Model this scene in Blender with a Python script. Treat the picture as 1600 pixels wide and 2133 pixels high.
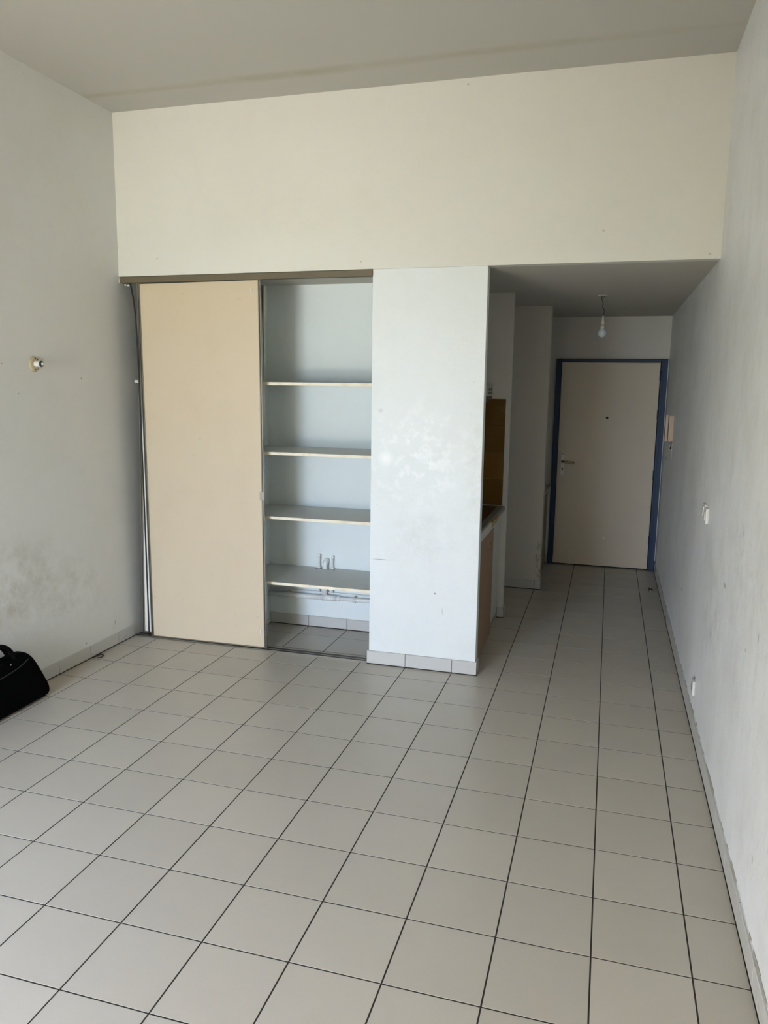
import bpy, bmesh, math, random
from mathutils import Vector, Matrix
random.seed(7)
for o in list(bpy.data.objects): bpy.data.objects.remove(o)
C = bpy.context.scene.collection
S = bpy.context.scene

# ---------------------------------------------------------------- camera
cam = bpy.data.cameras.new('camera'); co = bpy.data.objects.new('camera', cam); C.objects.link(co)
YAW, PIT, ROL = 0.2809, 1.4096, 0.0131
co.matrix_world = Matrix.Translation((-0.0394, -4.0798, 1.7663)) @ (Matrix.Rotation(YAW, 4, 'Z') @ Matrix.Rotation(PIT, 4, 'X') @ Matrix.Rotation(ROL, 4, 'Z'))
cam.sensor_fit = 'HORIZONTAL'; cam.sensor_width = 36; cam.lens = 36 * 1609.15 / 1600
cam.clip_start = 0.02; cam.clip_end = 200
S.camera = co

# ---------------------------------------------------------------- world, light, exposure
w = bpy.data.worlds.new('world'); S.world = w; w.use_nodes = True
wn = w.node_tree.nodes['Background']; wn.inputs[0].default_value = (0.62, 0.75, 0.95, 1); wn.inputs[1].default_value = 1.0

def area(name, loc, tilt, sx, sz, col, power, yaw=0, spread=180):
    l = bpy.data.lights.new(name, 'AREA'); l.shape = 'RECTANGLE'; l.size = sx; l.size_y = sz
    l.color = col; l.energy = power; l.spread = math.radians(spread)
    o = bpy.data.objects.new(name, l); C.objects.link(o); o.location = loc
    o.rotation_euler = (math.radians(90 + tilt), 0, math.radians(yaw))   # tilt > 0 looks up
    return o
# daylight entering through the glazed doors behind the camera: cool and warm lamps tilted down, plus an added upward fill
area('courtyard_light', (-2.4, -5.92, 1.25), -60, 1.2, 2.0, (1.0, 0.86, 0.40), 200)
area('sky_light', (-2.4, -5.92, 1.25), -45, 1.2, 2.0, (0.15, 0.24, 1.0), 108, spread=110)
area('open_sky_light', (-2.4, -5.92, 1.25), -25, 1.2, 2.0, (0.30, 0.72, 1.0), 38, spread=90)
area('ground_light', (-1.9, -5.92, 0.50), -50, 2.0, 0.9, (1.0, 0.90, 0.70), 110)
area('bulkhead_fill_light', (-2.3, -5.90, 0.90), 24, 1.0, 1.2, (1.0, 0.97, 0.88), 8.5, spread=45)  # added lamp aimed up to brighten the upper left of the bulkhead

S.view_settings.view_transform = 'Standard'; S.view_settings.look = 'None'
S.view_settings.exposure = 0.0; S.view_settings.gamma = 1; S.view_settings.use_curve_mapping = False

# ---------------------------------------------------------------- material helpers
def mat(name, col, rough=0.6, metal=0.0, spec=0.5):
    m = bpy.data.materials.new(name); m.use_nodes = True
    b = m.node_tree.nodes['Principled BSDF']
    b.inputs['Base Color'].default_value = (*col, 1); b.inputs['Roughness'].default_value = rough
    b.inputs['Metallic'].default_value = metal; b.inputs['Specular IOR Level'].default_value = spec
    return m
class NT:
    def __init__(s, m): s.m = m; s.t = m.node_tree; s.n = s.t.nodes; s.b = s.n['Principled BSDF']
    def new(s, k, **kw):
        n = s.n.new(k)
        for a, v in kw.items(): setattr(n, a, v)
        return n
    def link(s, a, b): s.t.links.new(a, b)
    def coord(s, kind='Object', scale=(1, 1, 1)):
        c = s.new('ShaderNodeTexCoord'); mp = s.new('ShaderNodeMapping'); mp.inputs['Scale'].default_value = scale
        s.link(c.outputs[kind], mp.inputs[0]); return mp.outputs[0]
    def noise(s, vec, scale, detail=4, rough=0.55, dist=0):
        n = s.new('ShaderNodeTexNoise'); n.inputs['Scale'].default_value = scale; n.inputs['Detail'].default_value = detail
        n.inputs['Roughness'].default_value = rough; n.inputs['Distortion'].default_value = dist; s.link(vec, n.inputs['Vector']); return n.outputs[0]
    def ramp(s, fac, lo, hi, a=0.0, b=1.0):
        r = s.new('ShaderNodeMapRange'); r.inputs[1].default_value = lo; r.inputs[2].default_value = hi
        r.inputs[3].default_value = a; r.inputs[4].default_value = b; s.link(fac, r.inputs[0]); return r.outputs[0]
    def math(s, op, a, b=None):
        n = s.new('ShaderNodeMath', operation=op)
        for i, v in enumerate((a, b)):
            if v is None: continue
            if isinstance(v, (int, float)): n.inputs[i].default_value = v
            else: s.link(v, n.inputs[i])
        return n.outputs[0]
    def mix(s, fac, a, b):
        n = s.new('ShaderNodeMix', data_type='RGBA')
        if isinstance(fac, (int, float)): n.inputs[0].default_value = fac
        else: s.link(fac, n.inputs[0])
        for i, v in ((6, a), (7, b)):
            if isinstance(v, tuple): n.inputs[i].default_value = (*v[:3], 1)
            else: s.link(v, n.inputs[i])
        return n.outputs[2]
    def bump(s, h, strength, dist=0.002):
        n = s.new('ShaderNodeBump'); n.inputs['Strength'].default_value = strength; n.inputs['Distance'].default_value = dist
        s.link(h, n.inputs['Height']); s.link(n.outputs[0], s.b.inputs['Normal'])
    def blob(s, c, r):
        """soft elliptical mask around point c with radii r (object space = world space)"""
        g = s.new('ShaderNodeTexCoord'); mp = s.new('ShaderNodeMapping')
        mp.inputs['Location'].default_value = tuple(-c[i] / r[i] for i in range(3)); mp.inputs['Scale'].default_value = tuple(1 / q for q in r)
        s.link(g.outputs['Object'], mp.inputs[0])
        l = s.new('ShaderNodeVectorMath', operation='LENGTH'); s.link(mp.outputs[0], l.inputs[0])
        return s.ramp(l.outputs['Value'], 1.0, 0.25)

def plaster(name, col, dirt=0.12, stretch=(1, 1, 1), bump=0.25, rough=0.55, blobs=(), dirtcol=(0.42, 0.38, 0.30), fine=60, specks=0):
    m = mat(name, col, rough); t = NT(m)
    v = t.coord('Object', stretch); v0 = t.coord('Object')
    big = t.ramp(t.noise(v0, 1.3, 5, 0.6), 0.45, 0.75)
    c = t.mix(t.math('MULTIPLY', big, dirt), col, dirtcol)
    med = t.ramp(t.noise(v, 9, 6, 0.65), 0.5, 0.8)
    c = t.mix(t.math('MULTIPLY', med, dirt * 0.7), c, dirtcol)
    for cc, rr, colr, amt, lo, hi, sc in blobs:
        k = t.math('MULTIPLY', t.blob(cc, rr), t.ramp(t.noise(v0, sc, 6, 0.7), lo, hi))
        c = t.mix(t.math('MULTIPLY', k, amt), c, colr)
    if specks:
        sp = t.ramp(t.noise(v0, 38, 2, 0.5), 0.76, 0.80)
        c = t.mix(t.math('MULTIPLY', sp, specks), c, (0.2, 0.17, 0.13))
    t.link(c, t.b.inputs['Base Color'])
    h = t.math('ADD', t.math('MULTIPLY', t.noise(v, fine, 5, 0.6), 0.35), t.noise(v, 8, 4, 0.6))
    t.bump(h, bump, 0.004)
    return m

M = {}
SCUFFS = ((-0.934, 1.236, .010, .022), (1.16, .485, .05, .014), (-0.30, .641, .02, .012), (-1.376, .96, .012, .024), (-1.174, .851, .012, .010), (-0.587, .944, .05, .014), (-1.8, .45, .02, .02), (-1.6, .30, .012, .02))
DK = (0.33, 0.30, 0.23)
M['wall_left'] = plaster('wall_left_paint', (0.73, 0.735, 0.71), 0.10, (1, 1, 1), 0.22, 0.6, blobs=[
    ((-3.19, -0.75, 0.62), (1, 0.75, 0.36), (0.40, 0.35, 0.24), 0.75, 0.40, 0.72, 7),
    ((-3.19, -0.2, 0.50), (1, 0.55, 0.30), (0.38, 0.34, 0.24), 0.45, 0.45, 0.75, 12),
    ((-3.19, -1.1, 0.45), (1, 0.5, 0.12), (0.42, 0.30, 0.20), 0.55, 0.40, 0.70, 16)] +
    [((-3.19, y, z), (1, ry, rz), (0.22, 0.19, 0.13), 0.85, -1, 0, 9) for y, z, ry, rz in ((0.279, 0.160, .005, .022), (0.262, 0.125, .004, .022), (0.292, 0.190, .003, .008), (-0.60, 1.86, .006, .005), (0.05, 1.79, .007, .008), (-0.49, 1.70, .006, .005), (0.45, 0.27, .014, .003), (-0.028, 0.11, .012, .008))], specks=0.25)
M['wall_right'] = plaster('wall_right_paint', (0.79, 0.815, 0.84), 0.34, (1, 1.0, 0.7), 0.8, 0.42, fine=30, blobs=[
    ((0.474, -0.2, 0.75), (1, 0.5, 0.45), (0.40, 0.40, 0.37), 0.5, 0.42, 0.72, 9),
    ((0.474, -1.1, 1.1), (1, 0.9, 0.3), (0.42, 0.41, 0.36), 0.35, 0.45, 0.75, 14)] +
    [((0.474, y, z), (1, ry, rz), (0.25, 0.25, 0.22), 0.7, -1, 0, 9) for y, z, ry, rz in SCUFFS], specks=0.7, dirtcol=(0.40, 0.40, 0.36))
M['bulkhead'] = plaster('bulkhead_paint', (0.69, 0.68, 0.625), 0.10, (1, 1, 1), 0.12, 0.6, blobs=[
    ((-2.1, 0.48, 2.75), (0.7, 1, 0.16), (0.56, 0.54, 0.47), 0.25, 0.35, 0.75, 5), ((-1.6, 0.48, 2.8), (1, 1, 0.2), (0.60, 0.57, 0.48), 0.25, 0.35, 0.75, 4)] +
    [((x, 0.48, z), (.009, 1, .008), (0.3, 0.27, 0.2), 0.6, -1, 0, 5) for x, z in ((-0.13, 2.62), (-1.52, 2.50), (0.42, 2.48), (-0.9, 3.43), (-2.9, 2.56))])
M['pillar'] = plaster('pillar_paint', (0.72, 0.755, 0.755), 0.10, (1, 1, 1), 0.45, 0.45, blobs=[
    ((-1.1, 0.48, 0.85), (0.30, 1, 0.22), (0.52, 0.53, 0.52), 0.38, 0.40, 0.70, 11),
    ((-1.15, 0.48, 1.35), (0.45, 1, 0.42), (0.86, 0.87, 0.88), 0.6, 0.50, 0.60, 14), ((-1.35, 0.48, 1.33), (0.06, 1, 0.06), (0.88, 0.89, 0.90), 0.7, -1, 0, 9),
    ((-0.78, 0.48, 1.25), (0.10, 1, 0.6), (0.55, 0.53, 0.44), 0.35, 0.40, 0.70, 18),
    ((-1.37, 0.48, 0.690), (0.075, 1, 0.0035), (0.25, 0.25, 0.24), 0.9, -1, 0, 9), ((-1.02, 0.48, 0.50), (0.008, 1, 0.008), (0.15, 0.15, 0.15), 0.9, -1, 0, 9), ((-1.385, 0.48, 1.62), (0.02, 1, 0.016), (0.5, 0.5, 0.5), 0.5, -1, 0, 9), ((-0.97, 0.48, 0.39), (0.005, 1, 0.03), (0.4, 0.4, 0.4), 0.5, -1, 0, 9)], specks=0.35)
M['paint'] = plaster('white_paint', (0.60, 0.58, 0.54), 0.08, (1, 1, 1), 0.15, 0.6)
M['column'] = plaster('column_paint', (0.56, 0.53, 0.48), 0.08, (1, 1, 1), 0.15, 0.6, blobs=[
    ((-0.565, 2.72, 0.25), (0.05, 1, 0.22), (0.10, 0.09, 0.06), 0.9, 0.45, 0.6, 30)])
M['closet'] = plaster('closet_paint', (0.75, 0.81, 0.81), 0.06, (1, 1, 1), 0.1, 0.6)
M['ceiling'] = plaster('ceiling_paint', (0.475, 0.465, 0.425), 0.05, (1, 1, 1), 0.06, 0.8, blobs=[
    ((-1.9, 0.19, 3.46), (1.0, 0.07, 1), (0.33, 0.30, 0.18), 0.6, 0.20, 0.65, 3),
    ((-0.6, 0.16, 3.46), (1.3, 0.06, 1), (0.34, 0.31, 0.20), 0.45, 0.20, 0.65, 3),
    ((-3.0, 0.20, 3.46), (0.9, 0.05, 1), (0.36, 0.33, 0.22), 0.5, 0.20, 0.65, 4)])
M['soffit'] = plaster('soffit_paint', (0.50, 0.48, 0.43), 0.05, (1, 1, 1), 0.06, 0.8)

def tile_mat(name, col, rough, var=0.05):
    m = mat(name, col, rough); t = NT(m)
    oi = t.new('ShaderNodeObjectInfo')
    v = t.coord('Object')
    f = t.ramp(oi.outputs['Random'], 0, 1)
    c = t.mix(f, tuple(x * (1 - var) for x in col), tuple(min(1, x * (1 + var)) for x in col))
    c = t.mix(t.ramp(t.noise(v, 220, 2), 0.35, 0.75, 0, 0.12), c, tuple(x * 0.6 for x in col))
    c = t.mix(t.ramp(t.noise(v, 5, 4), 0.5, 0.8, 0, 0.10), c, (0.40, 0.33, 0.27))
    t.link(c, t.b.inputs['Base Color'])
    t.link(t.ramp(t.noise(v, 4, 4), 0.3, 0.7, rough - 0.05, rough + 0.08), t.b.inputs['Roughness'])
    t.bump(t.noise(v, 60, 3), 0.04, 0.001)
    return m
M['floor_tile'] = tile_mat('floor_tile_glaze', (0.49, 0.455, 0.385), 0.34, 0.035)
M['skirt_tile'] = tile_mat('skirting_tile_glaze', (0.52, 0.52, 0.50), 0.30, 0.04)
M['ochre_tile'] = tile_mat('ochre_tile_glaze', (0.15, 0.072, 0.010), 0.22, 0.12)
M['grout'] = mat('dark_grout', (0.022, 0.017, 0.012), 0.9)
M['mortar'] = mat('cream_mortar', (0.30, 0.22, 0.08), 0.9)

def panel_mat(name, col, col2, rough=0.5, scale=3, amt=0.3, bump=0.05):
    m = mat(name, col, rough); t = NT(m); v = t.coord('Object')
    c = t.mix(t.ramp(t.noise(v, scale, 6, 0.65), 0.5, 0.8, 0, amt), col, col2)
    c = t.mix(t.ramp(t.noise(v, 26, 3, 0.5), 0.70, 0.74, 0, amt * 0.6), c, tuple(x * 0.7 for x in col2))
    t.link(c, t.b.inputs['Base Color']); t.bump(t.noise(v, 90, 3), bump, 0.001)
    return m
M['cream_panel'] = panel_mat('cream_melamine', (0.585, 0.49, 0.35), (0.48, 0.375, 0.24), 0.42, 2.2, 0.35)
M['cream_back'] = panel_mat('pale_melamine', (0.78, 0.74, 0.66), (0.6, 0.5, 0.4), 0.5)
M['door'] = panel_mat('cream_door', (0.56, 0.49, 0.39), (0.46, 0.38, 0.30), 0.38, 2, 0.25)
M['alu'] = mat('dull_aluminium', (0.30, 0.28, 0.235), 0.35, 0.85)
M['alu_dark'] = mat('dark_aluminium', (0.045, 0.042, 0.035), 0.5, 0.4)
M['rail'] = panel_mat('bronze_rail', (0.125, 0.10, 0.06), (0.09, 0.07, 0.04), 0.5, 4, 0.4)
M['rubber'] = mat('black_rubber', (0.012, 0.012, 0.010), 0.6)
M['shelf_top'] = panel_mat('shelf_laminate', (0.60, 0.60, 0.56), (0.48, 0.46, 0.40), 0.45, 6, 0.35)
M['shelf_edge'] = panel_mat('shelf_edge', (0.82, 0.76, 0.60), (0.62, 0.46, 0.26), 0.6, 14, 0.7)
M['pvc'] = mat('painted_pipe', (0.80, 0.81, 0.80), 0.38)
M['white_plastic'] = mat('white_plastic', (0.66, 0.66, 0.63), 0.35)
M['aged_plastic'] = mat('aged_white_plastic', (0.50, 0.47, 0.38), 0.4)
M['old_plastic'] = panel_mat('yellowed_plastic', (0.50, 0.42, 0.27), (0.30, 0.22, 0.10), 0.5, 40, 0.6)
M['beige_plastic'] = panel_mat('beige_plastic', (0.50, 0.385, 0.30), (0.38, 0.28, 0.2), 0.4, 20, 0.3)
M['scrap'] = mat('dull_brown_scrap', (0.045, 0.032, 0.02), 0.7)
M['brown'] = mat('brown_groove', (0.12, 0.055, 0.03), 0.6)
M['dark'] = mat('dark_hole', (0.01, 0.01, 0.01), 0.7)
M['blue'] = panel_mat('blue_gloss_paint', (0.002, 0.026, 0.085), (0.002, 0.016, 0.05), 0.5, 6, 0.4)
M['caulk'] = mat('white_caulk', (0.66, 0.68, 0.68), 0.6)
M['chrome'] = mat('worn_chrome', (0.62, 0.60, 0.56), 0.25, 1.0)
M['brass'] = mat('brass', (0.34, 0.29, 0.20), 0.35, 1.0)
M['bag'] = mat('black_nylon', (0.0008, 0.001, 0.001), 0.85, 0, 0.05)
t_ = NT(M['bag']); t_.bump(t_.noise(t_.coord('Object'), 300, 2), 0.4, 0.0006)
M['bag_piping'] = mat('charcoal_piping', (0.02, 0.022, 0.025), 0.6)
M['bag_leather'] = mat('black_leatherette', (0.001, 0.001, 0.001), 0.7, 0, 0.1)
M['glass_bulb'] = mat('frosted_bulb', (0.62, 0.68, 0.74), 0.15); M['glass_bulb'].node_tree.nodes['Principled BSDF'].inputs['Transmission Weight'].default_value = 0.35
M['pink_board'] = panel_mat('pinkish_cabinet_board', (0.27, 0.165, 0.10), (0.20, 0.12, 0.07), 0.5, 5, 0.4)
M['white_enamel'] = panel_mat('white_enamel', (0.52, 0.53, 0.50), (0.34, 0.32, 0.27), 0.32, 6, 0.3)
M['enamel_dull'] = panel_mat('dull_enamel', (0.42, 0.42, 0.38), (0.34, 0.30, 0.24), 0.5, 6, 0.3)
M['worktop'] = panel_mat('greyed_worktop', (0.22, 0.21, 0.19), (0.16, 0.13, 0.09), 0.4, 9, 0.8)
M['edge_strip'] = panel_mat('pale_edge_strip', (0.50, 0.48, 0.44), (0.36, 0.33, 0.28), 0.45, 12, 0.4)
M['hob'] = panel_mat('rusty_hob_and_gap_shade', (0.045, 0.024, 0.010), (0.14, 0.06, 0.02), 0.35, 12, 0.7)
M['iron'] = mat('black_iron', (0.015, 0.014, 0.013), 0.55, 0.4)
M['chipboard'] = panel_mat('torn_chipboard', (0.36, 0.29, 0.13), (0.20, 0.14, 0.06), 0.9, 60, 0.9, 0.6)
M['grille'] = mat('dark_grille', (0.05, 0.05, 0.04), 0.5, 0.3)
M['counter'] = mat('pale_counter', (0.42, 0.41, 0.36), 0.45)
M['olive_board'] = mat('olive_board', (0.21, 0.18, 0.115), 0.55)
M['frame_white'] = mat('window_white', (0.75, 0.75, 0.73), 0.4)
gl = mat('window_glass', (1, 1, 1), 0.02); gl.node_tree.nodes['Principled BSDF'].inputs['Transmission Weight'].default_value = 1.0; M['glass'] = gl

# ---------------------------------------------------------------- mesh helpers
def link(name, me, m, parent=None, loc=None):
    o = bpy.data.objects.new(name, me); C.objects.link(o)
    for mm in (m if isinstance(m, (list, tuple)) else [m]): me.materials.append(mm)
    if parent is not None: o.parent = parent
    if loc is not None: o.location = loc
    return o
def obj(name, bm, m, parent=None, smooth=False, loc=None):
    bm.normal_update(); bmesh.ops.recalc_face_normals(bm, faces=bm.faces)
    me = bpy.data.meshes.new(name); bm.to_mesh(me); bm.free()
    if smooth:
        for p in me.polygons: p.use_smooth = True
    return link(name, me, m, parent, loc)
def box(bm, x0, x1, y0, y1, z0, z1, bev=0, seg=1, mi=0, rot=None):
    tmp = bmesh.new(); bmesh.ops.create_cube(tmp, size=1)
    for v in tmp.verts:
        v.co = Vector(((x0 + x1) / 2 + v.co.x * (x1 - x0), (y0 + y1) / 2 + v.co.y * (y1 - y0), (z0 + z1) / 2 + v.co.z * (z1 - z0)))
    if bev: bmesh.ops.bevel(tmp, geom=list(tmp.edges) + list(tmp.verts), offset=bev, segments=seg, affect='EDGES', profile=0.6)
    if rot is not None: bmesh.ops.transform(tmp, matrix=rot, verts=tmp.verts)
    for f in tmp.faces: f.material_index = mi
    me = bpy.data.meshes.new('t'); tmp.to_mesh(me); tmp.free(); bm.from_mesh(me); bpy.data.meshes.remove(me)
    return bm
def B(*a, **k): return box(bmesh.new(), *a, **k)
def lathe(bm, prof, axis='Z', at=(0, 0, 0), n=28, mi=0):
    """prof: (radius, height) pairs turned round the axis"""
    rings = []
    A = Vector(at)
    def P(r, h, a):
        c, s = r * math.cos(a), r * math.sin(a)
        return A + {'Z': Vector((c, s, h)), 'X': Vector((h, c, s)), 'Y': Vector((c, h, s))}[axis]
    for r, h in prof:
        rings.append([bm.verts.new(P(max(r, 1e-5), h, 2 * math.pi * i / n)) for i in range(n)])
    for a, b in zip(rings, rings[1:]):
        for i in range(n):
            f = bm.faces.new((a[i], a[(i + 1) % n], b[(i + 1) % n], b[i])); f.material_index = mi
    for r in (rings[0], rings[-1]):
        f = bm.faces.new(r); f.material_index = mi
    return bm
def catmull(pts, k=6):
    P = [Vector(p) for p in pts]; P = [2 * P[0] - P[1]] + P + [2 * P[-1] - P[-2]]; out = []
    for i in range(1, len(P) - 2):
        for j in range(k):
            t = j / k; a, b, c, d = P[i - 1], P[i], P[i + 1], P[i + 2]
            out.append(0.5 * ((2 * b) + (c - a) * t + (2 * a - 5 * b + 4 * c - d) * t * t + (3 * b - a - 3 * c + d) * t ** 3))
    out.append(P[-2]); return out
def tube(bm, pts, r, n=10, k=6, flat=1.0, mi=0):
    P = catmull(pts, k) if k > 1 else [Vector(p) for p in pts]
    up = None; rings = []
    for i, p in enumerate(P):
        d = (P[min(i + 1, len(P) - 1)] - P[max(i - 1, 0)]).normalized()
        if up is None: up = d.orthogonal().normalized()
        up = (up - d * up.dot(d)).normalized(); s = d.cross(up)
        rings.append([bm.verts.new(p + up * (r * math.cos(2 * math.pi * j / n)) + s * (r * flat * math.sin(2 * math.pi * j / n))) for j in range(n)])
    for a, b in zip(rings, rings[1:]):
        for j in range(n):
            f = bm.faces.new((a[j], a[(j + 1) % n], b[(j + 1) % n], b[j])); f.material_index = mi
    for q in (rings[0], rings[-1]):
        f = bm.faces.new(q); f.material_index = mi
    return bm
def prism(bm, poly, y0, y1, mi=0, axis='Y'):
    """poly in (x,z) for axis Y, (y,z) for axis X, (x,y) for axis Z"""
    def P(a, b, h): return {'Y': (a, h, b), 'X': (h, a, b), 'Z': (a, b, h)}[axis]
    A = [bm.verts.new(P(a, b, y0)) for a, b in poly]; D = [bm.verts.new(P(a, b, y1)) for a, b in poly]
    n = len(poly); fs = [bm.faces.new(A), bm.faces.new(list(reversed(D)))]
    for i in range(n): fs.append(bm.faces.new((A[i], A[(i + 1) % n], D[(i + 1) % n], D[i])))
    for f in fs: f.material_index = mi
    return bm
def struct(name, bm, m):
    o = obj(name, bm, m); o['kind'] = 'structure'; return o
def thing(name, label, cat, loc, group=None):
    o = bpy.data.objects.new(name, None); C.objects.link(o); o.location = loc; o.empty_display_size = 0.05
    tag(o, label, cat, group); return o
def tag(o, label, cat, group=None):
    o['label'] = label; o['category'] = cat
    if group: o['group'] = group
    return o
def part(name, bm, m, root, smooth=False, label=None):
    """part built in world coordinates, parented under root (roots are unrotated, parts may nest)"""
    off = Vector((0, 0, 0)); q = root
    while q is not None: off += q.location; q = q.parent
    for v in bm.verts: v.co -= off
    o = obj(name, bm, m, root, smooth)
    if label: o['label'] = label
    return o

# ---------------------------------------------------------------- dimensions (metres)
XL, XR = -3.19, 0.474           # side walls
YB, YF, YD = 0.48, -6.05, 3.85  # back wall, front wall (window), entrance wall
ZC, ZL = 3.462, 2.455           # high ceiling, low ceiling
PX0, PX1 = -1.445, -0.754       # pillar
CB = 1.09                       # closet back
KX, KY = -1.40, 1.76            # kitchen back wall, kitchen end wall
T = 0.30

# ---------------------------------------------------------------- structure
floor = struct('floor', B(XL - .1, XR + .1, YF - .1, YD + .1, -0.12, -0.0011), M['grout'])
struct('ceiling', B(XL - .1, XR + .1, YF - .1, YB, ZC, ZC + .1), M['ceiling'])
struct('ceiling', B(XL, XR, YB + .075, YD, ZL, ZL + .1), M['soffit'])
struct('wall_left', B(XL - .1, XL, YF - .1, CB + .06, 0, ZC), M['wall_left'])
struct('wall_right', B(XR, XR + .1, YF - .1, YD + .1, 0, ZC), M['wall_right'])
bm = B(XL, XR, YB, YB + .075, ZL, ZC)
struct('wall_back', bm, M['bulkhead'])
bm = bmesh.new()
box(bm, PX0, PX1, YB + .002, YB + .075, 0, ZL, 0.003, 2)
struct('wall_pillar', bm, M['pillar'])
struct('wall_closet_back', B(XL, PX0 + .045, CB, CB + .06, 0, ZL), M['closet'])
struct('wall_closet_side', B(PX0 + .005, KX, YB + .075, CB, 0, ZL), M['closet'])
struct('wall_closet_divider', B(-2.45, -2.41, YB + .10, CB, 0, ZL), M['closet'])
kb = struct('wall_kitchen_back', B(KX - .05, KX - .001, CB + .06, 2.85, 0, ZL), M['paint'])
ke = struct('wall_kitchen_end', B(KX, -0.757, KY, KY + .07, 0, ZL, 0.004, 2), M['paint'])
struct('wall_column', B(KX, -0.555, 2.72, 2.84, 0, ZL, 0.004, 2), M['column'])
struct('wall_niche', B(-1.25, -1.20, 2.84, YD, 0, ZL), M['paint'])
# entrance wall with a door opening
bm = bmesh.new()
box(bm, -1.25, -0.572, YD, YD + .1, 0, ZL); box(bm, -0.572, XR, YD, YD + .1, 2.058, ZL)
box(bm, -0.572, XR, YD + .07, YD + .1, 0, 2.058)
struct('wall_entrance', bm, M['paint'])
# front wall, behind the camera, with the glazed opening the daylight comes through
WX0, WX1, WZ1 = -3.0, -0.5, 2.30
bm = bmesh.new()
box(bm, XL, WX0, YF - .1, YF, 0, ZC); box(bm, WX1, XR, YF - .1, YF, 0, ZC); box(bm, WX0, WX1, YF - .1, YF, WZ1, ZC)
struct('wall_front', bm, M['paint'])
w1 = bpy.data.objects.new('window_1', None); C.objects.link(w1); w1.location = ((WX0 + WX1) / 2, YF - .05, 0); w1['kind'] = 'structure'
bm = bmesh.new(); mid = (WX0 + WX1) / 2
for a, b in ((WX0, WX0 + .07), (mid - .05, mid + .05), (WX1 - .07, WX1)): box(bm, a, b, YF - .08, YF - .02, 0.0, WZ1, .004)
for a, b in ((0, .09), (WZ1 - .07, WZ1)): box(bm, WX0 + .07, mid - .05, YF - .08, YF - .02, a, b, .004); box(bm, mid + .05, WX1 - .07, YF - .08, YF - .02, a, b, .004)
part('window_frame', bm, M['frame_white'], w1)
for a, b in ((WX0 + .07, mid - .05), (mid + .05, WX1 - .07)):
    part('window_pane', B(a, b, YF - .053, YF - .047, .09, WZ1 - .07), M['glass'], w1)

# ---------------------------------------------------------------- floor tiles
cache = {}
def tile_mesh(w, d):
    k = (round(w, 4), round(d, 4))
    if k not in cache:
        bm = bmesh.new(); c = 0.0002
        lo = [bm.verts.new((sx * w / 2, sy * d / 2, -0.008)) for sx, sy in ((-1, -1), (1, -1), (1, 1), (-1, 1))]
        md = [bm.verts.new((v.co.x, v.co.y, -c)) for v in lo]
        up = [bm.verts.new((sx * (w / 2 - c), sy * (d / 2 - c), 0)) for sx, sy in ((-1, -1), (1, -1), (1, 1), (-1, 1))]
        for A, D in ((lo, md), (md, up)):
            for i in range(4): bm.faces.new((A[i], A[(i + 1) % 4], D[(i + 1) % 4], D[i]))
        bm.faces.new(up)
        me = bpy.data.meshes.new('floor_tile'); bm.normal_update(); bmesh.ops.recalc_face_normals(bm, faces=bm.faces); bm.to_mesh(me); bm.free()
        me.materials.append(M['floor_tile']); cache[k] = me
    return cache[k]
G = 0.0027
regions = [(XL, XR, YF, YB + .1), (PX1 - .1, XR, YB, YD), (-2.45, PX0, YB, CB), (KX, PX1, YB + .1, KY), (KX, PX1, KY + .07, 2.72), (-1.2, -0.5, 2.84, YD)]
far = bmesh.new()
for i in range(-11, 2):
    for j in range(-21, 14):
        x0, x1, y0, y1 = max(i * T, XL + .002), min((i + 1) * T, XR - .009), max(j * T, YF), min((j + 1) * T, YD - .001)
        if x1 - x0 < .02 or y1 - y0 < .02: continue
        if not any(min(x1, r[1]) - max(x0, r[0]) > .01 and min(y1, r[3]) - max(y0, r[2]) > .01 for r in regions): continue
        wd, dp = x1 - x0 - 2 * G, y1 - y0 - 2 * G
        cx, cy = (x0 + x1) / 2, (y0 + y1) / 2
        if cy > -3.6:
            o = bpy.data.objects.new('tile', tile_mesh(wd, dp)); C.objects.link(o); o.parent = floor
            o.location = (cx, cy, random.uniform(-.0004, 0.0)); o.rotation_euler = (random.uniform(-1, 1) * .0006, random.uniform(-1, 1) * .0006, 0)
        else:
            box(far, cx - wd / 2, cx + wd / 2, cy - dp / 2, cy + dp / 2, -.008, 0)
o = obj('tile', far, M['floor_tile'], floor); o['kind'] = 'stuff'

# ---------------------------------------------------------------- skirting tiles
def skirting(name, axis, fixed, a0, a1, out, h=0.083, th=0.010, joints=True, gap=0.0013, zb=0.006):
    """axis 'x': runs along x at y=fixed, 'y': runs along y at x=fixed; out = direction it sticks out"""
    root = bpy.data.objects.new(name, None); C.objects.link(root); root['kind'] = 'structure'
    root.location = ((a0 + a1) / 2, fixed, 0) if axis == 'x' else (fixed, (a0 + a1) / 2, 0)
    # grout bed
    cuts = [a0] + [k * T for k in range(-30, 30) if a0 + .02 < k * T < a1 - .02] + [a1]
    f0, f1 = sorted((fixed, fixed + out * th)); g0, g1 = sorted((fixed, fixed + out * (th - .002)))
    bed = B(a0, a1, g0, g1, 0, h - .002) if axis == 'x' else B(g0, g1, a0, a1, 0, h - .002)
    part('grout_bed', bed, M['grout'], root)
    for a, b in zip(cuts, cuts[1:]):
        dz = random.uniform(-.0012, .0012)
        bm = B(a + gap, b - gap, f0, f1, zb, h + dz, .0015, 1) if axis == 'x' else B(f0, f1, a + gap, b - gap, zb, h + dz, .0015, 1)
        part('skirting_tile', bm, M['skirt_tile'], root)
    return root
skirting('baseboard_left', 'y', XL, -3.9, YB - .002, 1)
skirting('baseboard_right', 'y', XR, -3.9, YD - .052, -1, h=0.085)
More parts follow.
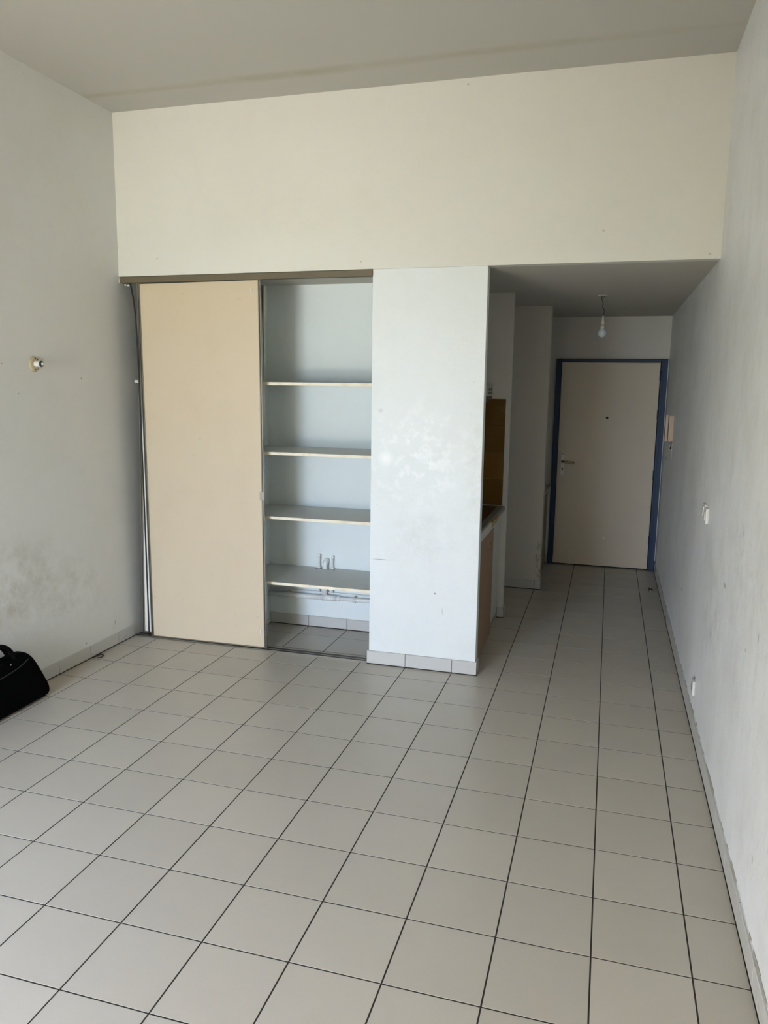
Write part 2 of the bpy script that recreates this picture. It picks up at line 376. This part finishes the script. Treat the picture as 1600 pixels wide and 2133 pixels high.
skirting('baseboard_pillar', 'x', YB + .002, PX0 - .012, PX1 + .011, -1, h=0.088, th=0.013)
skirting('baseboard_pillar_side', 'y', PX1, YB + .004, YB + .075, 1, h=0.088)
skirting('baseboard_closet', 'x', CB, -2.405, PX0, -1)
skirting('baseboard_kitchen_end', 'y', -0.757, KY + .002, KY + .068, 1)
skirting('baseboard_kitchen_front', 'x', KY, -0.80, -0.748, -1)
skirting('baseboard_column', 'x', 2.72, KX + .01, -0.545, -1)
# ragged filler line along the top of the right-hand skirting
bm = bmesh.new(); y = -3.85
while y < YD - .1:
    l = random.uniform(.03, .12); hh = random.uniform(.002, .010)
    box(bm, XR - random.uniform(.001, .003), XR + .001, y, min(y + l, YD - .06), .083, .086 + hh * (.4 if y > .5 else 1), mi=1 if random.random() < .4 else 0); y += l
M['crack'] = mat('dirty_crack', (0.34, 0.32, 0.26), 0.9)
struct('trim_1', bm, [M['caulk'], M['crack']])

# ---------------------------------------------------------------- ochre tiles of the kitchen end and back walls
ZT0, ST = 0.885, 0.2
b0 = B(KX, -0.79, KY - .004, KY, ZT0, ZT0 + 4 * ST); part('mortar_bed', b0, M['mortar'], ke)
for r in range(4):
    x = -0.787
    while x > KX + .02:
        a = max(x - ST, KX + .01)
        part('wall_tile', B(a + .001, x - .001, KY - .009, KY - .001, ZT0 + r * ST + .0012, ZT0 + (r + 1) * ST - .0012, .002, 1), M['ochre_tile'], ke); x = a
        if x <= KX + .011: break

# ---------------------------------------------------------------- sliding closet doors
def sliding(label, x0, x1, y0, y1, z0, z1, mp, tilt=0.0, st=0.016):
    r = thing('sliding_door', label, 'sliding door', ((x0 + x1) / 2, (y0 + y1) / 2, z0), 'closet sliding doors')
    part('door_panel', B(x0 + st, x1 - st, y0 + .004, y1 - .004, z0 + .009, z1 - .008), mp, r)
    for s, (a, b) in enumerate(((x0, x0 + st), (x1 - st, x1))):
        bm = B(a, b, y0, y1, z0, z1, .002)
        # raised lips of the extruded profile
        box(bm, a - .0005, a + .004, y0 - .003, y0 + .002, z0, z1); box(bm, b - .004, b + .0005, y0 - .003, y0 + .002, z0, z1)
        sp = part('stile', bm, M['alu'], r)
        part('groove', B((a + b) / 2 - .003, (a + b) / 2 + .003, y0 - .0008, y0 + .001, z0 + .001, z1 - .001), M['alu_dark'], sp)
    part('bottom_rail', B(x0 + st, x1 - st, y0, y1, z0, z0 + .009, .002), M['alu'], r)
    part('top_rail', B(x0 + st, x1 - st, y0 + .002, y1 - .002, z1 - .008, z1), M['alu_dark'], r)
    r.rotation_euler = (0, tilt, 0)
    return r
sd = sliding('front cream sliding closet door in dull aluminium edging, pushed to the left', -3.048, -2.168, .492, .516, .010, 2.417, M['cream_panel'], tilt=-0.006)
part('tape_strip', B(-2.196, -2.166, .488, .4915, 1.02, 1.075), M['alu'], sd, label='small strip of clear tape on the right stile')
part('paint_chip', B(-2.215, -2.205, .4925, .4965, .11, .135, .001), M['caulk'], sd)
part('paint_chip', B(-2.238, -2.230, .4925, .4965, 2.335, 2.36, .001), M['caulk'], sd)
sliding('rear sliding closet door showing only as a leaning strip left of the front one', -3.142, -2.225, .526, .550, .010, 2.395, M['cream_back'], tilt=0.024)

hr = thing('closet_rail', 'bronze-brown painted rail across the top of the closet opening', 'rail', (-2.3, .52, ZL))
part('fascia', B(XL + .006, PX0 + .002, YB - .004, YB + .006, 2.414, ZL - .004, .001), M['rail'], hr)
part('channel', B(XL + .006, PX0 + .002, YB + .006, YB + .072, 2.436, ZL - .001), M['rail'], hr)
part('divider_lip', B(XL + .006, PX0 + .002, .519, .523, 2.416, 2.436), M['alu_dark'], hr)
part('rear_lip', B(XL + .006, PX0 + .002, .548, .552, 2.428, 2.436), M['alu_dark'], hr)
part('end_cap', B(XL + .002, XL + .006, YB - .004, YB + .04, 2.414, ZL - .006), M['caulk'], hr)
for k in range(2):
    bm = bmesh.new(); lathe(bm, [(.006, 0), (.009, .003), (.009, .009), (.005, .012)], 'Z', (XL + .035 + k * .022, .50, 2.398 - k * .004), 14)
    part('screw', bm, M['white_plastic'], hr, True)
fr = thing('floor_rail', 'low aluminium double track on the tiles at the foot of the closet', 'rail', (-2.3, .52, 0))
bm = B(XL + .012, PX0 - .014, .482, .562, 0, .004)
for a, h in ((.482, .010), (.519, .008), (.559, .010)): box(bm, XL + .012, PX0 - .014, a, a + .003, .003, h)
part('track', bm, M['alu'], fr)
part('gap', B(XL + .013, PX0 - .015, .486, .518, .004, .0047), M['alu_dark'], fr)
part('gap', B(XL + .013, PX0 - .015, .523, .558, .004, .0047), M['alu_dark'], fr)
# loose black seal hanging down the left edge
bm = tube(bmesh.new(), [(-3.106, .481, 2.410), (-3.096, .478, 2.37), (-3.080, .476, 2.28), (-3.070, .477, 2.12), (-3.065, .478, 1.8), (-3.063, .479, 1.3), (-3.062, .480, .7), (-3.062, .481, .02)], .0052, 8, 8)
tag(obj('rubber_seal', bm, M['rubber'], None, True), 'loose black rubber seal hanging bowed down the left edge of the closet door', 'seal')

# ---------------------------------------------------------------- closet shelves
for z, lab in ((.455, 'lowest closet shelf, white with a yellowed front edge, pipes rising behind it'), (.903, 'second closet shelf from the floor, white with a yellowed edge'),
               (1.332, 'third closet shelf from the floor, grey-white with a chipped edge'), (1.784, 'topmost closet shelf, seen exactly edge-on at eye height')):
    r = thing('shelf', lab, 'shelf', (-1.92, .83, z - .019), 'closet shelves')
    if z < .5:   # notch for the pipes at the back
        bm = bmesh.new(); box(bm, -2.408, -2.032, .585, 1.089, z - .019, z); box(bm, -1.885, -1.442, .585, 1.089, z - .019, z); box(bm, -2.032, -1.885, .585, 1.036, z - .019, z)
    else: bm = B(-2.408, -1.442, .585, 1.089, z - .019, z)
    part('board', bm, M['shelf_top'], r)
    part('edge_band', B(-2.407, -1.443, .582, .585, z - .019, z - .0004), M['shelf_edge'], r)
r = thing('shelf', 'end of a white shelf glimpsed in the gap left of the sliding doors', 'shelf', (-2.8, .83, 1.765), 'closet shelves')
part('board', B(XL + .030, -2.452, .57, 1.089, 1.768, 1.786), M['shelf_top'], r); part('edge_band', B(XL + .030, -2.452, .567, .57, 1.768, 1.786), M['shelf_top'], r)

# ---------------------------------------------------------------- pipes at the closet back
pr = thing('drain_pipe', 'white horizontal waste pipe along the closet back below the lowest shelf', 'pipe', (-1.9, 1.05, .24))
def zp(x): return .236 + (x + 1.93) * 0.0
py = 1.060
bm = tube(bmesh.new(), [(-2.408, py, .232), (-1.95, py, .238)], .019, 18, 1); part('pipe', bm, M['pvc'], pr, True)
bm = tube(bmesh.new(), [(-1.90, py, .238), (-1.442, py, .244)], .0155, 18, 1); part('pipe', bm, M['pvc'], pr, True)
bm = tube(bmesh.new(), [(-1.99, py, .2375), (-1.875, py, .239)], .0225, 20, 1); part('tee', bm, M['pvc'], pr, True)
bm = tube(bmesh.new(), [(-1.872, py, .239), (-1.845, py, .2392)], .0205, 20, 1); part('collar', bm, M['pvc'], pr, True)
bm = tube(bmesh.new(), [(-1.96, py - .003, .25), (-1.96, py - .003, .436)], .0165, 18, 1); part('riser', bm, M['pvc'], pr, True)
bm = tube(bmesh.new(), [(-1.96, py - .004, .437), (-1.96, py - .004, .478), (-1.958, py - .001, .503), (-1.953, py + .026, .514)], .0180, 18, 5); part('elbow', bm, M['pvc'], pr, True)
bm = tube(bmesh.new(), [(-2.408, 1.079, .268), (-1.442, 1.079, .274)], .006, 10, 1); part('thin_pipe', bm, M['pvc'], pr, True)
for x in (-2.25, -1.735):
    bm = lathe(bmesh.new(), [(.022, -.009), (.0235, -.006), (.0235, .006), (.022, .009)], 'X', (x, py, .2375 + (x + 1.95) * .012), 20)
    box(bm, x - .008, x + .008, py + .005, py + .029, .226, .262); c = part('pipe_clamp', bm, M['white_plastic'], pr)
    part('screw', lathe(bmesh.new(), [(.003, 0), (.005, .003), (.005, .008), (.002, .010)], 'Z', (x + .006, py, .262), 12), M['alu'], c, True)
for x, zt, lab in ((-2.010, .548, 'thin white capped water pipe left of the waste elbow'), (-1.908, .541, 'thin white capped water pipe right of the waste elbow')):
    wr = thing('water_pipe', lab, 'pipe', (x, 1.07, .30), 'capped water pipes in the closet')
    part('pipe', tube(bmesh.new(), [(x, 1.068, .275), (x, 1.068, zt)], .0068, 12, 1), M['pvc'], wr, True)
    part('cap', lathe(bmesh.new(), [(.0085, 0), (.009, .004), (.009, .014), (.004, .022), (.0, .023)], 'Z', (x, 1.068, zt - .012), 14), M['pvc'], wr, True)
    part('collar', lathe(bmesh.new(), [(.016, 0), (.016, .004), (.009, .010)], 'Z', (x, 1.068, .456), 14), M['pvc'], wr, True)

# ---------------------------------------------------------------- wall lamp holder on the left wall
lx, ly, lz = XL, -0.358, 1.866
lr = thing('lamp_holder', 'yellowed bare lamp holder without a bulb on the left wall', 'lamp holder', (lx, ly, lz))
bm = lathe(bmesh.new(), [(.043, 0), (.043, .004), (.038, .010), (.026, .013), (.024, .013)], 'X', (lx, ly, lz), 32); part('base_plate', bm, M['old_plastic'], lr, True)
bm = lathe(bmesh.new(), [(.017, .010), (.018, .022), (.0155, .025), (.0155, .036), (.0175, .038), (.0175, .048)], 'X', (lx, ly, lz), 28); part('socket', bm, M['white_plastic'], lr, True)
bm = lathe(bmesh.new(), [(.0165, .048), (.017, .049), (.0165, .055), (.013, .057)], 'X', (lx, ly, lz), 28); part('socket_rim', bm, M['alu_dark'], lr, True)
bm = lathe(bmesh.new(), [(.008, .057), (.007, .064), (.004, .067)], 'X', (lx, ly, lz), 16); part('contact', bm, M['caulk'], lr, True)
for a in (-1.6, 1.5, .9):
    part('screw_hole', lathe(bmesh.new(), [(.0035, .0095), (.0035, .0125)], 'X', (lx, ly + .031 * math.cos(a), lz + .031 * math.sin(a)), 10), M['dark'], lr)
part('wire_stub', tube(bmesh.new(), [(lx + .010, ly + .01, lz + .024), (lx + .022, ly + .02, lz + .034), (lx + .045, ly + .018, lz + .026), (lx + .056, ly + .014, lz + .019)], .0012, 6, 5), M['brass'], lr, True)

# ---------------------------------------------------------------- black bag against the left wall
br = thing('black_bag', 'black soft nylon bag with carrying handles slumped against the left wall', 'bag', (-3.10, -1.0, 0))
bm = bmesh.new(); N = 24; st = []
Y0, Y1 = -1.42, -0.548
for t in (0.0, .012, .05, .12, .25, .4, .55, .7, .82, .90, .955, .985, 1.0):
    e = min(t, 1 - t); H = .288 * (1 if e > .03 else .86 if e > .005 else .62); wdt = .088 * (1 if e > .03 else .90 if e > .005 else .62); ring = []
    for k in range(N):
        a = 2 * math.pi * k / N; c, s_ = math.cos(a), math.sin(a)
        ex = math.copysign(abs(c) ** .45, c); ez = math.copysign(abs(s_) ** .42, s_)
        zz = (ez + 1) / 2; z = .002 + (.288 - H) / 2 * (1 if e < .03 else 0) + zz * H
        zz = z / .29
        sh = -.115 * zz * max(0, (t - .5) * 2) + .115 * zz * max(0, (.5 - t) * 2)
        wx = wdt * (1 - .42 * zz ** 1.4)
        ring.append(bm.verts.new((-3.086 + ex * wx - .020 * zz, Y0 + (Y1 - Y0) * t + sh, z + .003 * math.sin(9 * t + 3 * a) * zz)))
    st.append(ring)
for a, b in zip(st, st[1:]):
    for k in range(N): bm.faces.new((a[k], a[(k + 1) % N], b[(k + 1) % N], b[k]))
bm.faces.new(st[0]); bm.faces.new(st[-1])
body = part('body', bm, M['bag'], br, True)
md = body.modifiers.new('s', 'SUBSURF'); md.levels = 1; md.render_levels = 1
part('piping', tube(bmesh.new(), [(-3.030, -1.35, .222), (-3.028, -1.1, .222), (-3.028, -.92, .226), (-3.030, -.82, .236), (-3.036, -.757, .246), (-3.052, -.700, .252)], .0026, 8, 6), M['bag_piping'], br, True)
part('top_edge', tube(bmesh.new(), [(-3.10, -1.28, .27), (-3.105, -1.15, .286), (-3.105, -.95, .288), (-3.105, -.80, .289), (-3.100, -.73, .284), (-3.095, -.695, .262), (-3.09, -.675, .22)], .012, 10, 6), M['bag_leather'], br, True)
for dx in (0.0, -.040):
    part('handle', tube(bmesh.new(), [(-3.070 + dx, -1.12, .262), (-3.07 + dx, -1.09, .34), (-3.075 + dx, -1.0, .378), (-3.08 + dx, -.90, .384), (-3.08 + dx, -.835, .362), (-3.078 + dx, -.792, .318), (-3.074 + dx, -.775, .262)], .0088, 10, 6, 1.4), M['bag_leather'], br, True)
part('ring', tube(bmesh.new(), [(-3.040, -.845, .276), (-3.037, -.842, .272), (-3.040, -.845, .267)], .0018, 8, 3), M['worktop'], br, True)

# ---------------------------------------------------------------- hanging bulb in the passage
bx, by = -0.140, 2.03
hb = thing('pendant_bulb', 'bare frosted bulb hanging on a short black wire from the low ceiling', 'pendant light', (bx, by, ZL))
part('ceiling_rose', lathe(bmesh.new(), [(.033, -.0), (.036, -.004), (.030, -.008), (.010, -.009)], 'Z', (bx, by, ZL), 24), M['soffit'], hb, True)
part('wire', tube(bmesh.new(), [(bx - .006, by, ZL - .006), (bx - .007, by, ZL - .026), (bx + .004, by, ZL - .055), (bx + .004, by, ZL - .085), (bx + .017, by, ZL - .115), (bx + .014, by, ZL - .138), (bx + .011, by, ZL - .158)], .0032, 8, 6), M['rubber'], hb, True)
part('loose_wire', tube(bmesh.new(), [(bx + .006, by, ZL - .006), (bx + .014, by, ZL - .022), (bx + .008, by, ZL - .036), (bx + .002, by, ZL - .046)], .0018, 6, 5), M['rubber'], hb, True)
cx_ = bx + .011
part('lamp_socket', lathe(bmesh.new(), [(.004, -.150), (.008, -.160), (.0085, -.172), (.006, -.176), (.012, -.190), (.014, -.202), (.012, -.210)], 'Z', (cx_, by, ZL), 20), M['aged_plastic'], hb, True)
part('metal_ring', lathe(bmesh.new(), [(.012, -.210), (.0145, -.213), (.0145, -.220), (.012, -.223)], 'Z', (cx_, by, ZL), 20), M['chrome'], hb, True)
part('bulb_base', lathe(bmesh.new(), [(.014, -.223), (.016, -.228), (.0165, -.240), (.018, -.246)], 'Z', (cx_, by, ZL), 20), M['aged_plastic'], hb, True)
part('bulb', lathe(bmesh.new(), [(.017, -.246), (.022, -.254), (.0285, -.266), (.0305, -.277), (.029, -.289), (.022, -.300), (.012, -.306), (.0, -.308)], 'Z', (cx_, by, ZL), 28), M['glass_bulb'], hb, True)

# ---------------------------------------------------------------- entrance door
d1 = bpy.data.objects.new('door_1', None); C.objects.link(d1); d1.location = (-.05, YD, 0); d1['kind'] = 'structure'
FY = YD - .04
part('door_frame', B(-0.571, -0.522, FY, YD + .02, 0.001, 2.056, .003), M['blue'], d1)
part('door_frame', B(0.401, 0.463, FY, YD + .02, 0.001, 2.056, .003), M['blue'], d1)
part('door_frame', B(-0.522, 0.401, FY, YD + .02, 2.024, 2.056, .003), M['blue'], d1)
part('frame_stop', B(0.420, 0.426, FY - .004, FY, 0.002, 2.05, .001), M['blue'], d1)
part('caulk_line', B(0.463, 0.4695, FY + .002, YD - .001, 0.10, 2.07, .001), M['caulk'], d1)
leaf = part('door_leaf', B(-0.518, 0.397, YD - .030, YD + .012, .012, 2.021, .002), M['door'], d1)
LY = YD - .030
part('handle_plate', B(-0.486, -0.448, LY - .006, LY, .905, 1.145, .005, 2), M['white_plastic'], leaf)
bm = tube(bmesh.new(), [(-.467, LY - .004, 1.047), (-.467, LY - .045, 1.047), (-.45, LY - .052, 1.047), (-.40, LY - .052, 1.043), (-.352, LY - .048, 1.036)], .0085, 12, 5)
part('lever_handle', bm, M['brass'], leaf, True)
part('handle_rosette', lathe(bmesh.new(), [(.013, -.008), (.013, -.0), (.010, .0)], 'Y', (-.467, LY - .006, 1.047), 18), M['dark'], leaf)
bm = lathe(bmesh.new(), [(.0085, -.004), (.0085, 0)], 'Y', (-.467, LY - .006, .980), 16); box(bm, -.4715, -.4625, LY - .0098, LY - .006, .955, .982)
part('key_cylinder', bm, M['alu_dark'], leaf)
for z in (.925, 1.125):
    part('screw', lathe(bmesh.new(), [(.005, -.002), (.005, 0)], 'Y', (-.467, LY - .006, z), 12), M['brown'], leaf)
part('peephole', lathe(bmesh.new(), [(.006, -.004), (.010, -.004), (.012, -.001), (.012, .002)], 'Y', (-.064, LY, 1.492), 20), M['dark'], leaf)
part('filled_hole', lathe(bmesh.new(), [(.007, -.001), (.007, .001)], 'Y', (-.03, LY, .297), 14), M['shelf_edge'], leaf)
for z in (1.90, 1.53, .95, .30):
    h = part('hinge', lathe(bmesh.new(), [(.006, -.045), (.008, -.043), (.008, .043), (.006, .045)], 'Z', (.401, LY - .006, z), 12), M['blue'], d1, True)

# ---------------------------------------------------------------- intercom and its broken bracket (right wall)
ir = thing('intercom', 'beige intercom handset with a brown groove on the right wall by the door', 'intercom', (XR, 2.800, 1.45))
part('base', B(XR - .040, XR, 2.755, 2.845, 1.344, 1.560, .005, 2), M['beige_plastic'], ir)
part('handset', B(XR - .066, XR - .043, 2.762, 2.800, 1.340, 1.563, .006, 3), M['beige_plastic'], ir)
part('groove', B(XR - .044, XR - .040, 2.754, 2.845, 1.347, 1.558), M['brown'], ir)
for z in (1.365, 1.525): part('cradle_lug', B(XR - .047, XR - .040, 2.768, 2.794, z, z + .016, .002), M['beige_plastic'], ir)
jr = thing('junction_box', 'broken grey plastic box hanging open just below the intercom', 'junction box', (XR, 2.800, 1.272))
part('back_plate', B(XR - .006, XR, 2.762, 2.838, 1.198, 1.340, .001), M['enamel_dull'], jr)
part('side_wall', B(XR - .038, XR - .006, 2.762, 2.766, 1.200, 1.282), M['worktop'], jr)
part('side_wall', B(XR - .030, XR - .006, 2.830, 2.834, 1.200, 1.334), M['worktop'], jr)
part('bottom', B(XR - .046, XR - .006, 2.762, 2.834, 1.194, 1.200, .001, rot=None), M['worktop'], jr)
part('wire', tube(bmesh.new(), [(XR - .008, 2.790, 1.322), (XR - .022, 2.785, 1.292), (XR - .014, 2.780, 1.252), (XR - .030, 2.775, 1.222)], .003, 6, 5), M['shelf_edge'], jr, True)
part('wire', tube(bmesh.new(), [(XR - .008, 2.800, 1.332), (XR - .016, 2.790, 1.272), (XR - .034, 2.775, 1.247), (XR - .020, 2.770, 1.212)], .003, 6, 5), M['dark'], jr, True)

# ---------------------------------------------------------------- switches and socket on the right wall
def plate(name, label, y, z, th, group, rocker=True, w=.078):
    r = thing(name, label, 'socket' if name == 'wall_socket' else 'switch', (XR, y, z), group)
    part('plate', B(XR - th, XR, y - w / 2, y + w / 2, z - w / 2, z + w / 2, .004, 2), M['white_plastic'], r)
    if rocker: part('rocker', B(XR - th - .005, XR - th, y - .020, y + .020, z - .024, z + .024, .002, 2), M['white_plastic'], r)
    else:
        part('socket_well', lathe(bmesh.new(), [(.021, -.0008), (.021, .001)], 'X', (XR - th, y, z), 24), M['worktop'], r)
        for s in (-1, 1): part('pin_hole', lathe(bmesh.new(), [(.0028, -.0012), (.0028, .001)], 'X', (XR - th, y + s * .0095, z), 10), M['dark'], r)
    return r
plate('light_switch', 'white square switch on the right wall, farther one of the pair', .245, 1.142, .013, 'switches on the right wall')
plate('light_switch', 'white square switch on the right wall, nearer one of the pair', .145, 1.132, .015, 'switches on the right wall')
plate('wall_socket', 'white socket low on the right wall just above the skirting', .140, .212, .013, None, False)
part('chip', B(XR - .002, XR, .125, .160, .256, .264), M['worktop'], bpy.data.objects['wall_socket'])

# ---------------------------------------------------------------- small things on the floor
ds = thing('door_stop', 'small metal door stop standing on the passage tiles near the right wall', 'door stop', (.395, 2.98, 0))
part('base', lathe(bmesh.new(), [(.017, 0), (.017, .004), (.010, .010), (.008, .030)], 'Z', (.395, 2.98, 0), 18), M['chrome'], ds, True)
part('rubber_ring', lathe(bmesh.new(), [(.013, .014), (.016, .018), (.016, .028), (.013, .032)], 'Z', (.395, 2.98, 0), 18), M['rubber'], ds, True)
part('cap', lathe(bmesh.new(), [(.015, .032), (.016, .036), (.012, .042), (0, .044)], 'Z', (.395, 2.98, 0), 18), M['chrome'], ds, True)
bm = tube(bmesh.new(), [(-3.174, .01, .003), (-3.168, .045, .004), (-3.150, .062, .011), (-3.128, .052, .006), (-3.132, .028, .003), (-3.150, .020, .003)], .0028, 6, 5, 2.0)
tag(obj('debris_curl', bm, M['scrap'], None, True), 'small curled brown scrap on the floor against the left skirting', 'debris')

# ---------------------------------------------------------------- kitchenette
wt = thing('worktop', 'grey kitchenette worktop with a pale front edge behind the pillar', 'worktop', (-1.09, 1.15, .84))
part('top', B(KX + .002, -0.774, .562, KY - .012, .848, .880, .002), M['worktop'], wt)
part('edge_strip', B(-0.774, -0.756, .562, 1.000, .838, .880, .003), M['edge_strip'], wt)
part('edge_strip', B(-0.774, -0.764, 1.36, KY - .012, .850, .878, .002), M['worktop'], wt)
# torn edge
bm = bmesh.new()
prism(bm, [(1.000, .8385), (1.000, .880), (1.06, .866), (1.16, .872), (1.25, .862), (1.36, .872), (1.34, .846), (1.22, .840), (1.12, .842), (1.05, .8385)], -0.774, -0.757, axis='X')
box(bm, -0.768, -0.754, 1.01, 1.05, .8385, .858, .003)
part('torn_edge', bm, M['chipboard'], wt, label='broken yellow chipboard showing at the worktop edge')
hobr = thing('hob', 'rusty dark brown two-plate hob set on the worktop', 'hob', (-1.10, 1.05, .88))
part('hob_plate', B(-1.36, -0.812, .60, 1.66, .8803, .888, .003, 2), M['hob'], hobr)
for y in (.86, 1.32):
    bp = part('burner', lathe(bmesh.new(), [(.085, .888), (.085, .898), (.078, .902), (.025, .902), (.02, .900), (0, .900)], 'Z', (-1.08, y, 0), 32), M['iron'], hobr, True)
for k, y in enumerate((.72, .80)):
    part('knob', lathe(bmesh.new(), [(.019, .888), (.018, .905), (.014, .910), (0, .910)], 'Z', (-.86, y, 0), 18), M['iron'], hobr, True)
kc = thing('kitchen_cabinet', 'pinkish brown cabinet with torn-off handle marks under the worktop', 'cabinet', (-1.10, .86, 0))
bm = bmesh.new(); box(bm, KX + .002, -0.790, .562, .578, .10, .830); box(bm, KX + .002, -0.790, 1.206, 1.222, .10, .830); box(bm, KX + .002, -0.790, .578, 1.206, .10, .116); box(bm, KX + .002, KX + .01, .578, 1.206, .116, .830)
part('body', bm, M['cream_back'], kc)
part('top_rail', B(-0.790, -0.770, .562, 1.218, .806, .830, .001), M['edge_strip'], kc)
dr = part('door', B(-0.789, -0.770, .566, 1.216, .045, .802, .0015), M['pink_board'], kc)
for y, l in ((1.00, .022), (1.075, .030)):
    part('handle_scar', B(-0.7705, -0.7685, y - .008, y + .008, .728 - l, .728 + l, .0008), M['chipboard'], dr)
    part('screw_hole', lathe(bmesh.new(), [(.008, -.001), (.008, .0012)], 'X', (-0.7688, y + .006, .728), 10), M['dark'], dr)
part('plinth', B(-0.86, -0.845, .562, 1.206, 0.001, .099), M['olive_board'], kc)
part('foot', B(-0.835, -0.792, 1.18, 1.215, .001, .100, .002), M['white_enamel'], kc)
fg = thing('refrigerator', 'small white refrigerator under the worktop next to the pinkish cabinet', 'refrigerator', (-1.10, 1.48, 0))
part('body', B(KX + .02, -0.850, 1.238, KY - .016, .030, .834, .006, 2), M['white_enamel'], fg)
fd = part('door', B(-0.846, -0.798, 1.236, KY - .016, .055, .826, .010, 3), M['white_enamel'], fg)
part('gasket', B(-0.850, -0.846, 1.246, KY - .026, .060, .820), M['grille'], fg)
part('kick_grille', B(-0.832, -0.815, 1.242, KY - .022, .012, .050, .003), M['white_enamel'], fg)
for y in (1.28, 1.70): part('foot', lathe(bmesh.new(), [(.018, .0005), (.018, .012), (.008, .014), (.008, .032)], 'Z', (-0.88, y, 0), 14), M['rubber'], fg, True)
hd = thing('range_hood', 'white range hood with a dark sloping grille, its end peeping past the pillar', 'range hood', (-1.13, 1.45, 1.70))
part('housing', B(KX + .002, -0.886, .62, KY - .012, 1.704, 1.788, .006, 2), M['enamel_dull'], hd)
bm = prism(bmesh.new(), [(1.745, 1.703), (.64, 1.703), (.64, 1.60), (1.20, 1.638), (1.72, 1.694)], -0.905, -0.893, axis='X')
part('visor', bm, M['grille'], hd, label='dark sloping visor under the hood')
for k in range(4): part('slat', B(-0.893, -0.890, .66, 1.60 - k * .13, 1.692 - k * .014, 1.6955 - k * .014), M['alu'], hd)
part('trim_bar', tube(bmesh.new(), [(-0.892, 1.735, 1.700), (-0.892, 1.72, 1.694), (-0.892, 1.20, 1.636), (-0.892, .66, 1.600)], .0045, 8, 1), M['hob'], hd)
for y in (1.56, 1.66):
    for z in (1.729, 1.756): part('button', B(-0.887, -0.884, y - .030, y + .030, z - .009, z + .009), M['grille'], hd)

# ---------------------------------------------------------------- low cupboard in the niche by the entrance door
nc = thing('niche_cupboard', 'low cupboard with a pale top in the niche left of the entrance door', 'cupboard', (-.9, 3.3, 0))
part('top', B(-1.198, -0.576, 2.842, YD - .044, .785, .803, .001), M['counter'], nc)
part('side_panel', B(-1.19, -0.620, 2.845, 2.865, .001, .785), M['hob'], nc)
part('door', B(-0.608, -0.590, 3.02, 3.70, .001, .765), M['olive_board'], nc)
part('gap_shade', B(-0.640, -0.612, 2.87, YD - .05, .001, .785), M['hob'], nc)  # dark sheet standing in for the shade in the gaps beside the door
struct('trim_2', B(-0.600, -0.5725, YD - .030, YD, .095, .784, .001), M['caulk'])
